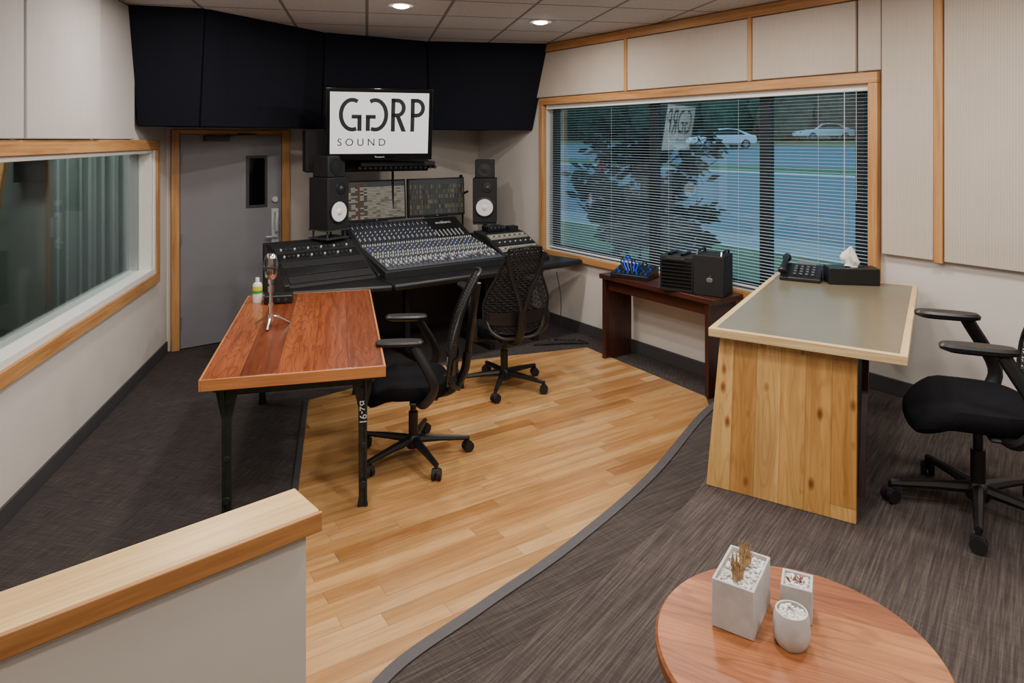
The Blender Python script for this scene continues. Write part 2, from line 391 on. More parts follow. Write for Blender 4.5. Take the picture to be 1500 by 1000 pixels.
# hardwood inlay
HW=planks('hardwood',"X","Y",0.083,0.85,[c8(156,108,62),c8(182,138,86),c8(196,152,98),c8(170,122,72),c8(204,164,112)],rz=R(-33),rough=0.28,grain=0.5,gapc=0.4,gs=1.0)
c1=crom([(1.907,4.985,0),(1.60,4.76,0),(1.254,4.43,0),(0.714,3.57,0),(0.2365,2.956,0),(-0.128,2.566,0),(-0.441,2.207,0),(-0.505,1.80,0)],8)
hw=[(-1.478,4.96),(-0.9,5.5),(-0.41,5.85),(0.685,6.22),(1.43,5.03),(1.33,4.4),(0.6,3.2),(0.0,2.4),(-0.45,1.95),(-0.70,1.90)]
MB().prism(hw,0.001,0.010).obj('floor_hardwood',HW)
m=MB(); m.prism([(-0.70,1.90),(-0.735,1.90),(-1.515,4.97),(-1.478,4.96)],0.0,0.012); m.obj('trim_floor_edge',BASEB)

# platform, two treads
FP=Vector((-0.597,1.877)); dv=Vector((-0.749,-0.663)); nv=Vector((0.663,-0.749))
np_=FP+nv*0.135
end=np_+dv*1.86
low=[(p.x,p.y) for p in c1]+[(np_.x+0.02,np_.y+0.01),(end.x,end.y),(LR.x+0.02,-1.19),(RR.x-0.05,-1.19)]
MB().prism(low,0.0,0.15).obj('floor_platform_tread',CARP3)
c2=crom([(2.20,4.57,0),(1.72,4.28,0),(1.20,3.72,0),(0.812,3.065,0),(0.241,2.413,0),(-0.12,2.01,0),(-0.45,1.76,0)],8)
q=np_+dv*0.03
up=[(p.x,p.y) for p in c2]+[(q.x+0.02,q.y),(end.x+0.02,end.y),(LR.x+0.03,-1.185),(RR.x-0.06,-1.185)]
MB().prism(up,0.15,0.30).obj('floor_platform',CARP2)
def offset(pts,dist):
    out=[]
    for i,p in enumerate(pts):
        t_=(pts[min(i+1,len(pts)-1)]-pts[max(i-1,0)]).normalized(); out.append(p+Vector((-t_.y,t_.x,0))*dist)
    return out
oo=offset(c1,0.042); o2=offset(c1,-0.006)
m=MB(); loops=[]
for a,b in zip(o2,oo): loops.append([(a.x,a.y,0.02),(a.x,a.y,0.156),(b.x,b.y,0.156),(b.x,b.y,0.150)])
m.loft(loops,0,False); m.obj('trim_step_nosing',plain('nosing_vinyl',c8(72,68,70),0.7))

# pony wall
pw=empty('half_wall',(0,0,0))
def pl(a,b): p=FP+dv*a+nv*b; return (p.x,p.y)
MB().prism([pl(0.03,0.02),pl(1.86,0.02),pl(1.86,0.135),pl(0.03,0.135)],0.0,0.895).obj('body',WALL,pw)
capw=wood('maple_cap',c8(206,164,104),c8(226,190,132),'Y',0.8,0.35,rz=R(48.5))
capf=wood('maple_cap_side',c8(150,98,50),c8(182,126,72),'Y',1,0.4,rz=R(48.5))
m=MB(); m.prism([pl(0,0),pl(1.86,0),pl(1.86,0.15),pl(0,0.15)],0.895,0.945,0); m.obj('cap',capw,pw,bevel=0.004)
m=MB(); m.prism([pl(-0.004,0.15),pl(1.86,0.15),pl(1.86,0.160),pl(-0.004,0.160)],0.893,0.943,0); m.obj('cap_edge',capf,pw,bevel=0.003)

# ------------------------------------------------------------------ office chair (front = +Y)
def chair(loc,rz,scale=1.0,br=0.35):
    e=empty('office_chair',loc,rz,scale=scale)
    RB=0.33
    m=MB()
    m.lathe([(0.0,0.06),(0.04,0.06),(0.05,0.09),(0.045,0.12),(0.03,0.135)],n=20)
    for k in range(5):
        a=2*math.pi*k/5+br; c,s=math.cos(a),math.sin(a)
        m.tube([(0.03*c,0.03*s,0.105),(0.16*c,0.16*s,0.098),(RB*c,RB*s,0.082)],[0.026,0.021,0.015],8)
        m.cyl((RB*c,RB*s,0.05),(RB*c,RB*s,0.09),0.01,n=8)
    m.obj('star_base',BLACK,e)
    m=MB()
    for k in range(5):
        a=2*math.pi*k/5+br; c,s=math.cos(a),math.sin(a); b=a+1.1+k
        bx,by=math.cos(b),math.sin(b); px_,py_=RB*c,RB*s
        for o in (-1,1):
            m.cyl((px_+bx*0.006*o,py_+by*0.006*o,0.031),(px_+bx*0.026*o,py_+by*0.026*o,0.031),0.030,n=16)
        m.cyl((px_-bx*0.02,py_-by*0.02,0.045),(px_+bx*0.02,py_+by*0.02,0.045),0.022,n=10)
    m.obj('casters',BLACKM,e)
    m=MB(); m.cyl((0,0,0.11),(0,0,0.27),0.028,n=16).cyl((0,0,0.26),(0,0,0.40),0.018,n=14); m.obj('gas_lift',BLACK,e)
    loops=[]
    def se(hx,hy,cx,cy,z,n=36,p=3.2,dz=0):
        L=[]
        for k in range(n):
            a=2*math.pi*k/n; c,s=math.cos(a),math.sin(a)
            x=hx*math.copysign(abs(c)**(2/p),c); y=hy*math.copysign(abs(s)**(2/p),s)
            L.append((cx+x,cy+y,z+dz*(-(max(0,y-0.1))*0.5 + x*x*0.25)))
        return L
    for hx,hy,z in [(0.17,0.17,0.395),(0.235,0.225,0.405),(0.25,0.24,0.43),(0.25,0.24,0.455),(0.235,0.225,0.478),(0.19,0.18,0.488),(0.1,0.1,0.485)]:
        loops.append(se(hx,hy,0,0.03,z,dz=1))
    MB().loft(loops).obj('seat',SEATF,e)
    m=MB(); m.box((0,-0.02,0.38),(0.16,0.26,0.05)).box((0,-0.02,0.395),(0.46,0.06,0.02)); m.obj('mechanism',BLACK,e,bevel=0.01)
    m=MB()
    m.tube(crom([(0,-0.08,0.37),(0,-0.22,0.39),(0,-0.30,0.49),(0,-0.325,0.62)],6),0.026,10,sx=1.3)
    for sx in (-1,1):
        m.tube(crom([(0,-0.325,0.60),(sx*0.04,-0.34,0.74),(sx*0.11,-0.365,0.92),(sx*0.145,-0.385,1.06)],6),[0.022-0.0004*i for i in range(19)],8)
        m.tube(crom([(0,-0.26,0.43),(sx*0.12,-0.27,0.44),(sx*0.20,-0.235,0.49),(sx*0.225,-0.20,0.56)],6),0.014,8)
    def bp(u,v):
        hw_=0.228+0.03*math.sin(math.pi*min(1,v*1.6))-0.105*max(0,v-0.35)**1.0/0.65
        if v<0.12: hw_-=0.05*(1-v/0.12)**2
        y=-0.20-0.18*v+0.045*math.sin(math.pi*v) -0.055*(1-u*u)*(1-0.6*v)
        z=0.48+0.615*v-0.02*(1-u*u)*(1-v)
        return Vector((hw_*u,y,z))
    edge=[bp(-1,i/16) for i in range(17)]+[bp(-1+i/4,1)+Vector((0,0,0.012*math.sin(math.pi*i/8))) for i in range(1,8)]+[bp(1,1-i/16) for i in range(17)]+[bp(1-i/4,0) for i in range(1,9)]
    m.tube(edge,0.009,8)
    m.obj('back_frame',BLACK,e)
    m=MB(); nu,nw=18,34; vs=[];fs=[]
    for j in range(nw+1):
        for i in range(nu+1):
            vs.append(bp(-1+2*i/nu,j/nw))
    idx=lambda i,j:j*(nu+1)+i
    for j in range(nw):
        for i in range(nu):
            a,b,c,d_=idx(i,j),idx(i+1,j),idx(i+1,j+1),idx(i,j+1)
            if (i+j)%2: fs+= [(a,b,c),(a,c,d_)]
            else: fs+= [(a,b,d_),(b,c,d_)]
    m.add(vs,fs,0,False); m.obj('back_mesh',MESHM,e,wire=0.0060,recalc=False)
    m=MB(); vs=[];fs=[]
    for j in range(5):
        for i in range(9): vs.append(bp(-0.85+1.7*i/8,0.10+0.15*j/4)+Vector((0,-0.012,0)))
    for j in range(4):
        for i in range(8): fs.append((j*9+i,j*9+i+1,(j+1)*9+i+1,(j+1)*9+i))
    m.add(vs,fs,0,True); m.obj('lumbar',BLACK,e)
    m=MB()
    for sx in (-1,1):
        m.tube(crom([(sx*0.18,-0.04,0.395),(sx*0.27,-0.08,0.41),(sx*0.295,-0.13,0.53),(sx*0.285,-0.02,0.745)],6),0.021,10,sx=1.5)
        loops=[]
        for hx,hy,z in [(0.03,0.10,0.742),(0.045,0.13,0.752),(0.047,0.133,0.766),(0.038,0.122,0.776)]:
            loops.append(se(hx,hy,sx*0.28,0.06,z,n=28,p=3))
        m.loft(loops)
    m.obj('armrests',BLACK,e)
    return e
chair((-0.59,4.08,0.010),R(95),1.0,R(-10))
chair((-0.06,5.25,0.010),R(24),1.02,0.35)
chair((2.00,2.93,0.301),R(68),1.02,0.42)

# ------------------------------------------------------------------ red table
RT=planks('reclaimed_fir','Y','X',0.17,9,[c8(124,62,32),c8(152,80,44),c8(112,54,28),c8(162,90,50)],rough=0.27,grain=0.65,gapc=0.6,gs=1.1,gapw=0.010,rings=0.35,dark=(0.36,0.26,0.2,1))
RTE=wood('fir_edge',c8(164,96,48),c8(194,128,74),'X',1,0.35)
ta=math.atan2(0.245,0.97)
tb=empty('work_table',(-1.48,3.25,0),ta)
m=MB(); m.bb(0.0,0.855,0.0,1.80,0.705,0.76,0)
m.obj('top',RT,tb,bevel=0.004)
m=MB(); m.bb(-0.001,0.856,-0.012,0.0,0.704,0.7595).bb(-0.001,0.856,1.80,1.812,0.704,0.7595); m.obj('end_edging',RTE,tb,bevel=0.002)
m=MB(); m.bb(0.855,0.866,-0.012,1.812,0.704,0.7595).bb(-0.011,-0.001,-0.012,1.812,0.704,0.7595); m.obj('side_edging',wood('fir_edge_side',c8(164,96,48),c8(194,128,74),'Y',1,0.35),tb,bevel=0.002)
IRON=plain('cast_iron',c8(34,40,38),0.5,metal=0.3,var=0.3,nscale=40,bump=0.2)
m=MB()
for lx in (0.10,0.755):
    for ly in (0.10,1.70):
        sx=-1 if lx<0.4 else 1
        x=lx
        m.box((x,ly,0.69),(0.12,0.10,0.03))
        m.prismy([(x-0.055,0.68),(x+0.055,0.68),(x+0.04,0.60),(x+0.022,0.52),(x+0.02,0.06),(x+0.028,0.0),(x-0.028,0.0),(x-0.02,0.06),(x-0.022,0.52),(x-0.04,0.60)],ly-0.012,ly+0.012)
        m.prismx([(ly-0.05,0.68),(ly+0.05,0.68),(ly+0.03,0.6),(ly+0.02,0.5),(ly+0.018,0.0),(ly-0.018,0.0),(ly-0.02,0.5),(ly-0.03,0.6)],x+sx*0.008,x+sx*0.022)
        m.cyl((x,ly-0.03,0.13),(x,ly+0.03,0.13),0.02,n=12).cyl((x,ly-0.02,0.33),(x,ly+0.02,0.33),0.016,n=10)
        m.cyl((x,ly-0.02,0.61),(x,ly+0.02,0.61),0.018,n=10)
    m.bb(lx-0.015,lx+0.015,0.1,1.7,0.66,0.70)
m.bb(0.10,0.755,0.09,0.11,0.64,0.705).bb(0.10,0.755,1.69,1.71,0.64,0.705)
m.obj('legs',IRON,tb,bevel=0.003)
def text(s,size,mat,parent,loc,rot,ext=0.0008,align='CENTER',name='lettering'):
    cu=bpy.data.curves.new(name,'FONT'); cu.body=s; cu.size=size; cu.extrude=ext; cu.align_x=align; cu.align_y='CENTER'
    cu.materials.append(mat); o=bpy.data.objects.new(name,cu); scene.collection.objects.link(o)
    o.location=loc; o.rotation_euler=rot; o.parent=parent; return o
text('B2-91',0.052,LGREY,tb,(0.755,0.080,0.50),(R(90),R(90),0))

mc=empty('desk_microphone',(-1.476,4.18,0.76),R(10),scale=1.05)
m=MB()
loops=[]
for hx,hy,z in [(0.020,0.018,0.275),(0.032,0.028,0.29),(0.040,0.032,0.34),(0.040,0.032,0.38),(0.032,0.028,0.410),(0.018,0.015,0.425)]:
    loops.append([(hx*math.cos(2*math.pi*k/20),hy*math.sin(2*math.pi*k/20),z) for k in range(20)])
m.loft(loops)
m.cyl((0,0,0.02),(0,0,0.27),0.010,n=12).cyl((0,0,0.2),(0,0,0.235),0.017,n=12).cyl((0,0,0.25),(0,0,0.28),0.016,n=12).cyl((0,0,0.03),(0,0,0.07),0.018,n=12).cyl((0,0,0.12),(0,0,0.135),0.015,n=12)
for k in range(3):
    a=2*math.pi*k/3+0.5
    m.tube(crom([(0,0,0.06),(0.04*math.cos(a),0.04*math.sin(a),0.05),(0.11*math.cos(a),0.11*math.sin(a),0.007)],4),0.007,8)
m.obj('body',CHROME,mc)
m=MB()
for k in range(-3,4): m.box((k*0.0100,-0.031+abs(k)*0.0020,0.352),(0.005,0.006,0.095))
m.box((0,-0.034,0.345),(0.07,0.005,0.010)); m.obj('grille_slots',DGREY,mc)
mk=empty('spray_bottle',(-1.79,4.80,0.76))
m=MB(); m.lathe([(0.0,0.0),(0.030,0),(0.032,0.01),(0.032,0.12),(0.026,0.135),(0.012,0.142),(0.012,0.15)],mi=0).lathe([(0.0326,0.065),(0.0328,0.065),(0.0328,0.085),(0.0326,0.085)],mi=1).lathe([(0.0326,0.085),(0.0328,0.085),(0.0328,0.115),(0.0326,0.115)],mi=2).lathe([(0,0.145),(0.014,0.145),(0.013,0.172),(0,0.175)],mi=0)
m.obj('bottle',[WHITE,GREEN,YELL],mk)
gb=empty('headphone_amplifier',(-1.64,4.80,0.76),R(15)); m=MB(); m.box((0,0,0.030),(0.19,0.12,0.058)); m.obj('case',BLACK,gb,bevel=0.008)
m=MB()
for i in range(3): m.cyl((-0.05+i*0.05,-0.060,0.03),(-0.05+i*0.05,-0.075,0.03),0.01,n=10)
m.obj('knobs',DGREY,gb)

# ------------------------------------------------------------------ mixing console
CO=(-1.02,5.65,0); ca=R(35.3)
con=empty('mixing_console',CO,ca)
def zs(b):
    return 0.82+0.13*min(b,0.60)/0.60+(0.16*(max(0,b-0.60))/0.32)
m=MB()
m.prism([(-0.05,-0.22),(1.92,-0.22),(1.96,-0.18),(1.86,0.22),(1.72,0.30),(-0.05,0.30)],0.69,0.745)
m.prism([(-0.80,0.05),(-0.05,-0.2),(-0.05,0.35),(-0.80,0.35)],0.69,0.74)
m.obj('armrest',BLACK,con,bevel=0.02,seg=3)
m=MB()
m.prismx([(0.0,0.74),(0.0,0.81),(0.60,0.945),(0.93,1.105),(0.98,1.10),(0.98,0.72)],-0.03,1.19)
m.prismx([(0.10,0.72),(0.10,0.76),(0.62,1.00),(0.80,1.02),(0.80,0.6),(0.2,0.6)],-0.80,-0.05)
m.prismx([(0.0,0.72),(0.0,0.78),(0.42,0.97),(0.62,0.99),(0.62,0.6),(0.1,0.6)],1.21,1.70)
m.obj('chassis',BLACKM,con,bevel=0.008)
m=MB()
for x0,x1 in ((-0.83,-0.79),(1.70,1.74),(-0.06,-0.02),(1.18,1.215)):
    out=x0<-0.5
    top=1.03 if out else 0.97
    m.prismx([(0.08,0.70),(0.08,0.78),(0.60,top),(0.64,top),(0.64,0.0),(0.30,0.0),(0.36,0.55)],x0,x1)
m.bb(-0.8,1.7,0.60,0.63,0.12,0.70)
m.obj('side_panels',BLACK,con,bevel=0.006)
m=MB(); 
for x in (-0.5,0.3,1.0,1.5): m.bb(x-0.03,x+0.03,-0.05,0.62,0.0,0.05).bb(x-0.025,x+0.025,0.25,0.31,0.05,0.7)
m.obj('underframe',BLACKM,con,bevel=0.004)
FACE=plain('console_face',c8(72,76,84),0.45,var=0.05); FACE2=plain('console_face_dark',c8(42,46,55),0.45)
m=MB()
def patch(a0,a1,b0,b1,mi,h=0.004):
    vs=[(a0,b0,zs(b0)+h),(a1,b0,zs(b0)+h),(a1,b1,zs(b1)+h),(a0,b1,zs(b1)+h)]
    m.add(vs+[(x,y,z-0.006) for x,y,z in vs],[(0,1,2,3),(4,5,6,7),(0,1,5,4),(1,2,6,5),(2,3,7,6),(3,0,4,7)],mi)
patch(0.0,1.16,0.015,0.595,0,-0.0); patch(0.0,0.80,0.605,0.92,1,0.0); patch(0.81,1.16,0.605,0.92,2,0.0)
for k in range(1,24): 
    a=0.0+k*0.0483
    patch(a-0.0012,a+0.0012,0.02,0.595,1,0.0008)
m.obj('faceplates',[FACE,FACE2,BLACK],con)
m=MB(); random.seed(3)
n_f=math.atan2(0.13,0.60)
for k in range(24):
    a=0.024+k*0.0483
    m.box((a-0.008,0.10,zs(0.10)+0.005),(0.003,0.12,0.002),5,rot=(n_f,0,0))
    fy=0.05+random.random()*0.10
    m.box((a-0.008,fy,zs(fy)+0.013),(0.015,0.028,0.016),1,rot=(n_f,0,0))
    m.box((a+0.012,0.09,zs(0.09)+0.006),(0.009,0.009,0.008),random.choice([0,1,1,1]))
    m.box((a+0.012,0.13,zs(0.13)+0.006),(0.009,0.009,0.008),random.choice([1,3,1,1]))
    for r_ in range(15):
        b=0.185+r_*0.0275
        mi=[1,1,0,1,1,0,1,1,0,1,2,1,0,1,1][r_]
        if mi==2 and k%3: mi=0
        for da in ((-0.011,0.011) if r_%2==0 else (0,)):
            m.cyl((a+da,b,zs(b)),(a+da,b-0.002,zs(b)+0.014),0.0065,0.0052,n=6,mi=mi)
    if a<0.80:
        for r_ in range(7):
            b=0.63+r_*0.022
            m.cyl((a,b,zs(b)),(a,b-0.006,zs(b)+0.012),0.0062,n=6,mi=[0,1,1,0,1,0,1][r_])
        m.box((a,0.86,zs(0.86)+0.004),(0.012,0.09,0.004),5,rot=(math.atan2(0.16,0.32),0,0))
        m.box((a,0.84,zs(0.84)+0.007),(0.005,0.04,0.003),1,rot=(math.atan2(0.16,0.32),0,0))
for r_ in range(5):
    for k in range(7): m.cyl((0.83+k*0.045,0.63+r_*0.02,zs(0.63+r_*0.02)),(0.83+k*0.045,0.625+r_*0.02,zs(0.63+r_*0.02)+0.01),0.006,n=6,mi=1)
m.obj('knobs_and_faders',[DGREY,LGREY,BLUE,RED,YELL,BLACK],con)
ang2=math.atan2(0.16,0.32)
text('audient',0.06,LGREY,con,(0.98,0.83,zs(0.83)+0.006),(ang2,0,0))
m=MB()
def bayz(b,right): 
    return (0.78+(b)*0.19/0.42) if right else (0.76+(b-0.10)*0.24/0.52)
for i in range(5):
    b=0.17+i*0.095; sl=math.atan2(0.24,0.52)
    m.box((-0.425,b,bayz(b,False)+0.004),(0.69,0.088,0.008),i%2,rot=(sl,0,0))
    for k in range(16 if i>2 else 0): m.cyl((-0.72+k*0.038,b,bayz(b,False)+0.005),(-0.72+k*0.038,b-0.008,bayz(b,False)+0.022),0.009,n=8,mi=2 if k%3 else 3)
SILV=plain('silver_panel',c8(130,126,118),0.4)
for i in range(4):
    b=0.06+i*0.10; sl=math.atan2(0.19,0.42)
    m.box((1.455,b,bayz(b,True)+0.004),(0.45,0.09,0.008),5 if i in(1,3) else 0,rot=(sl,0,0))
    for k in range(14): m.cyl((1.255+k*0.031,b,bayz(b,True)+0.005),(1.255+k*0.031,b-0.006,bayz(b,True)+0.016),0.008,n=8,mi=[2,3,2,3][(k+i)%4])
m.box((1.40,0.54,1.01),(0.20,0.12,0.05),1); m.box((1.60,0.50,1.00),(0.10,0.09,0.05),0)
for k in range(4): m.cyl((1.33+k*0.045,0.48,1.02),(1.33+k*0.045,0.46,1.02),0.012,n=8,mi=2)
m.obj('outboard_gear',[BLACKM,BLACK,DGREY,LGREY,RED,SILV],con,bevel=0.0015)

# computer monitors
def scrn(seed):
    t=NT('daw_screen%d'%seed); tc=t.n('ShaderNodeTexCoord'); sp=t.n('ShaderNodeSeparateXYZ'); t.l(tc.outputs['Generated'],sp.inputs[0])
    NR=22.0 if seed==0 else 7.0; NC=14.0 if seed==0 else 34.0
    rows=t.math('FLOOR',t.math('MULTIPLY',sp.outputs[2],NR)); cols=t.math('FLOOR',t.math('MULTIPLY',sp.outputs[0],NC))
    cb=t.n('ShaderNodeCombineXYZ'); t.l(rows,cb.inputs[0]); t.l(cols,cb.inputs[1]); cb.inputs[2].default_value=seed
    w=t.n('ShaderNodeTexWhiteNoise',noise_dimensions='3D'); t.l(cb.outputs[0],w.inputs['Vector'])
    if seed==0: st=[(0.0,c8(142,134,118)),(0.6,c8(130,122,106)),(0.86,c8(112,103,88)),(0.95,c8(98,88,70))]
    else: st=[(0.0,c8(58,53,43)),(0.5,c8(76,69,54)),(0.8,c8(108,98,72)),(0.95,c8(44,40,36))]
    c=t.ramp(w.outputs[0],st)
    fr=t.math('FRACT',t.math('MULTIPLY',sp.outputs[2],NR)); c=t.mix(t.math('LESS_THAN',fr,0.18),c,c8(60,54,48))
    if seed: 
        f3=t.math('FRACT',t.math('MULTIPLY',sp.outputs[0],NC)); c=t.mix(t.math('LESS_THAN',f3,0.3),c,c8(34,31,28))
    top=t.math('GREATER_THAN',sp.outputs[2],0.86); c=t.mix(top,c,c8(58,54,50))
    if seed==0:
        lf=t.math('LESS_THAN',sp.outputs[0],0.34); c=t.mix(t.math('MULTIPLY',lf,t.math('GREATER_THAN',w.outputs[0],0.45)),c,c8(70,60,52))
        sw=t.math('MULTIPLY',t.math('LESS_THAN',t.math('ABSOLUTE',t.math('SUBTRACT',sp.outputs[0],0.2)),0.02),t.math('LESS_THAN',w.outputs[0],0.6)); c=t.mix(sw,c,c8(100,46,38))
    t.l(c,t.bsdf.inputs['Emission Color']); t.bsdf.inputs['Emission Strength'].default_value=0.8
    t.bsdf.inputs['Base Color'].default_value=(0.01,0.01,0.01,1); t.bsdf.inputs['Roughness'].default_value=0.2; return t.mat
def toW(lx,ly):
    return (CO[0]+lx*math.cos(ca)-ly*math.sin(ca), CO[1]+lx*math.sin(ca)+ly*math.cos(ca))
for i,(lx,ly,rz) in enumerate([(0.305,0.93,ca+R(3)),(0.975,0.94,ca-R(2))]):
    x,y=toW(lx,ly); e=empty('computer_monitor',(x,y,1.312),rz,rx=R(-3))
    MB().bb(-0.322,0.322,0.0,0.035,-0.19,0.20).obj('case',BLACK,e,bevel=0.006)
    MB().bb(-0.306,0.306,-0.002,0.0,-0.168,0.186).obj('screen',scrn(i),e)
    text('LG',0.014,LGREY,e,(0,-0.002,-0.179),(R(90),0,0))
    m=MB(); m.bb(-0.04,0.04,0.035,0.06,-0.195,0.08).bb(-0.12,0.12,-0.0,0.06,-0.20,-0.190); m.obj('stand',BLACK,e)

def speaker(lx,ly,yaw,z,stand):
    x,y=toW(lx,ly); e=empty('studio_monitor_speaker',(x,y,z),yaw)
    w,h,dp=0.245,0.455,0.24
    MB().bb(-w/2,w/2,-dp/2,dp/2,0,h).obj('cabinet',BLACKM,e,bevel=0.006)
    m=MB(); c=-dp/2
    def disc(cx,cz,prof,mi):
        loops=[[(cx+r*math.cos(2*math.pi*k/28),c-o,cz+r*math.sin(2*math.pi*k/28)) for k in range(28)] for r,o in prof]
        m.loft(loops,mi)
    disc(0,0.155,[(0.105,0.0),(0.105,0.008),(0.094,0.010)],1)
    disc(0,0.155,[(0.088,0.009),(0.086,0.012),(0.04,0.0125),(0.035,0.012)],0)
    disc(0,0.155,[(0.03,0.012),(0.024,0.020),(0.01,0.025)],0)
    disc(0.03,0.36,[(0.055,0.0),(0.052,0.006),(0.03,0.008)],1); disc(0.03,0.36,[(0.022,0.008),(0.015,0.014),(0.005,0.017)],2)
    m.obj('drivers',[WHITE,BLACK,DGREY],e)
    if stand:
        m=MB(); m.bb(-0.13,0.13,-0.12,0.12,-0.012,0)
        for sx in (-0.1,0.1):
            for sy in (-0.09,0.09): m.cyl((sx,sy,-0.09),(sx,sy,-0.01),0.009,n=8)
        m.bb(-0.13,0.13,-0.12,0.12,-0.085,-0.075)
        m.obj('riser',DGREY,e)
    e2=empty('small_cube_speaker',(x,y,z+h),yaw)
    MB().bb(-0.1,0.1,-0.1,0.1,0.002,0.19).obj('cabinet',BLACKM,e2,bevel=0.008)
    m=MB(); loops=[[(r*math.cos(2*math.pi*k/24),-0.1-o,0.095+r*math.sin(2*math.pi*k/24)) for k in range(24)] for r,o in [(0.075,0),(0.074,0.006),(0.05,0.004),(0.02,0.008)]]
    m.loft(loops); m.obj('driver',BLACK,e2)
speaker(-0.25,0.70,R(57),1.115,True)
speaker(1.47,0.80,R(0),1.05,False)
x,y=toW(1.47,0.80)
sd=empty('speaker_stand',(x,y,0),R(0)); m=MB(); m.cyl((0,0,0.02),(0,0,1.03),0.025,n=12).bb(-0.12,0.12,-0.12,0.12,1.03,1.048).bb(-0.12,0.12,-0.08,0.12,0,0.02); m.obj('post',BLACK,sd)
x,y=toW(1.33,1.02); ms=empty('small_microphone_stand',(x,y,0.0)); m=MB(); m.cyl((0,0,0.02),(0,0,1.42),0.010,n=8).lathe([(0.0,0),(0.07,0),(0.07,0.015),(0.02,0.025)]); m.cyl((0,0,1.42),(-0.02,-0.02,1.53),0.018,n=10).cyl((0,-0.02,1.33),(0.06,-0.03,1.36),0.012,n=8); m.obj('stand',BLACK,ms)

# TV
WS=plain('screen_white',c8(200,204,206),0.3,var=0.01,emis=c8(216,222,226),es=0.5); INK=plain('logo_ink',c8(20,24,34),0.5)
tv=empty('television',(-1.18,6.11,2.04),R(17),rx=R(9))
MB().bb(-0.475,0.475,0,0.09,-0.325,0.325).obj('case',BLACKG,tv,bevel=0.008)
MB().bb(-0.435,0.435,-0.002,0.001,-0.265,0.285).obj('screen',WS,tv)
m=MB()
def arc(cx,cz,rx_,rz_,th,a0,a1,n=28):
    o=[];i_=[]
    for k in range(n+1):
        a=R(a0+(a1-a0)*k/n); o.append((cx+rx_*math.cos(a),-0.003,cz+rz_*math.sin(a))); i_.append((cx+(rx_-th)*math.cos(a),-0.003,cz+(rz_-th)*math.sin(a)))
    m.add(o+i_,[(k,k+1,n+1+k+1,n+1+k) for k in range(n)],0)
def q(x0,z0,x1,z1): m.add([(x0,-0.003,z0),(x1,-0.003,z0),(x1,-0.003,z1),(x0,-0.003,z1)],[(0,1,2,3)],0)
th=0.036; zc=0.085
arc(-0.245,zc,0.115,0.15,th,62,292); q(-0.20,zc-0.145,-0.163,zc-0.015); q(-0.25,zc-0.035,-0.163,zc-0.0)
arc(-0.045,zc,0.115,0.15,th,-112,118); q(-0.127,zc-0.145,-0.090,zc-0.015); q(-0.127,zc-0.035,-0.04,zc-0.0)
def P(x):
    q(x,zc-0.15,x+th,zc+0.15); q(x,zc+0.15-th,x+0.06,zc+0.15); q(x,zc-0.02,x+0.06,zc-0.02+th)
    arc(x+0.055,zc+0.065,0.075,0.085,th,-90,90,16)
P(0.095); P(0.27)
m.add([(0.135,-0.003,zc-0.01),(0.175,-0.003,zc-0.01),(0.232,-0.003,zc-0.15),(0.190,-0.003,zc-0.15)],[(0,1,2,3)],0)
m.obj('logo',INK,tv,recalc=False)
text('S O U N D',0.092,INK,tv,(-0.16,-0.003,-0.165),(R(90),0,0),ext=0.0005)
text('Panasonic',0.022,LGREY,tv,(0,-0.003,-0.295),(R(90),0,0),ext=0.0005)
tc_=empty('television_cabinet',(-1.30,6.54,0),R(22))
m=MB(); m.bb(-0.66,0.50,-0.05,0.22,1.60,1.998,0).bb(-0.20,0.5,-0.30,-0.05,1.655,1.70,0)
m.obj('box',BLACKM,tc_,bevel=0.01)
m=MB()
for k in range(16): m.cyl((-0.20+k*0.047,-0.28,1.645),(-0.20+k*0.047,0.05,1.645),0.015,n=8)
m.cyl((0.18,0.10,1.15),(0.18,0.10,1.63),0.012,n=8)
m.obj('foam_ribs',BLACKM,tc_)

# ------------------------------------------------------------------ side table
sa=math.atan2(-0.815,0.579)
MAH=wood('mahogany_x',c8(44,22,16),c8(72,36,26),'X',0.8,0.35); MAHZ=wood('mahogany_z',c8(40,20,15),c8(64,32,24),'Z',0.8,0.35)
st=empty('side_table',(0.80,5.94,0),sa)
MB().bb(-0.02,1.20,-0.04,0.30,0.70,0.74).obj('top',MAH,st,bevel=0.003)
m=MB(); m.bb(0.0,0.035,-0.02,0.30,0,0.70).bb(1.10,1.135,-0.02,0.30,0,0.70); m.obj('side_panels',MAHZ,st,bevel=0.002)
MB().bb(0.035,1.10,0.02,0.04,0.60,0.70).obj('apron',MAH,st,bevel=0.002)
def sW(s_,i_): return (0.80+0.579*s_+0.815*i_, 5.94-0.815*s_+0.579*i_)
x,y=sW(0.26,0.11); bx=empty('desktop_mixer',(x,y,0.74),R(-35))
m=MB(); m.prismx([(-0.12,0),(0.12,0),(0.12,0.09),(-0.12,0.035)],-0.17,0.17,0); m.obj('case',BLACK,bx,bevel=0.005)
m=MB()
for i in range(8):
    for j in range(4): 
        yy=-0.09+j*0.05; zz=0.035+(yy+0.12)*0.055/0.24
        m.cyl((-0.14+i*0.04,yy,zz),(-0.14+i*0.04,yy,zz+0.018),0.010,n=8,mi=(0 if (i+j)%2 else 1))
m.obj('knobs',[BLUE,DGREY],bx)
m=MB()
random.seed(21)
for k in range(7):
    m.tube(crom([(-0.13+k*0.035,0.09,0.09),(-0.14+k*0.035,0.05,0.135+0.025*math.sin(k)),(-0.1+k*0.03,-0.05,0.11),(-0.05+k*0.02,-0.08,0.06)],6),0.006,6,mi=0 if k%3 else 1)
m.obj('patch_cables',[BLUE,BLACK],bx)
x,y=sW(0.92,0.10); pc=empty('tower_computer',(x,y,0.741),R(-33))
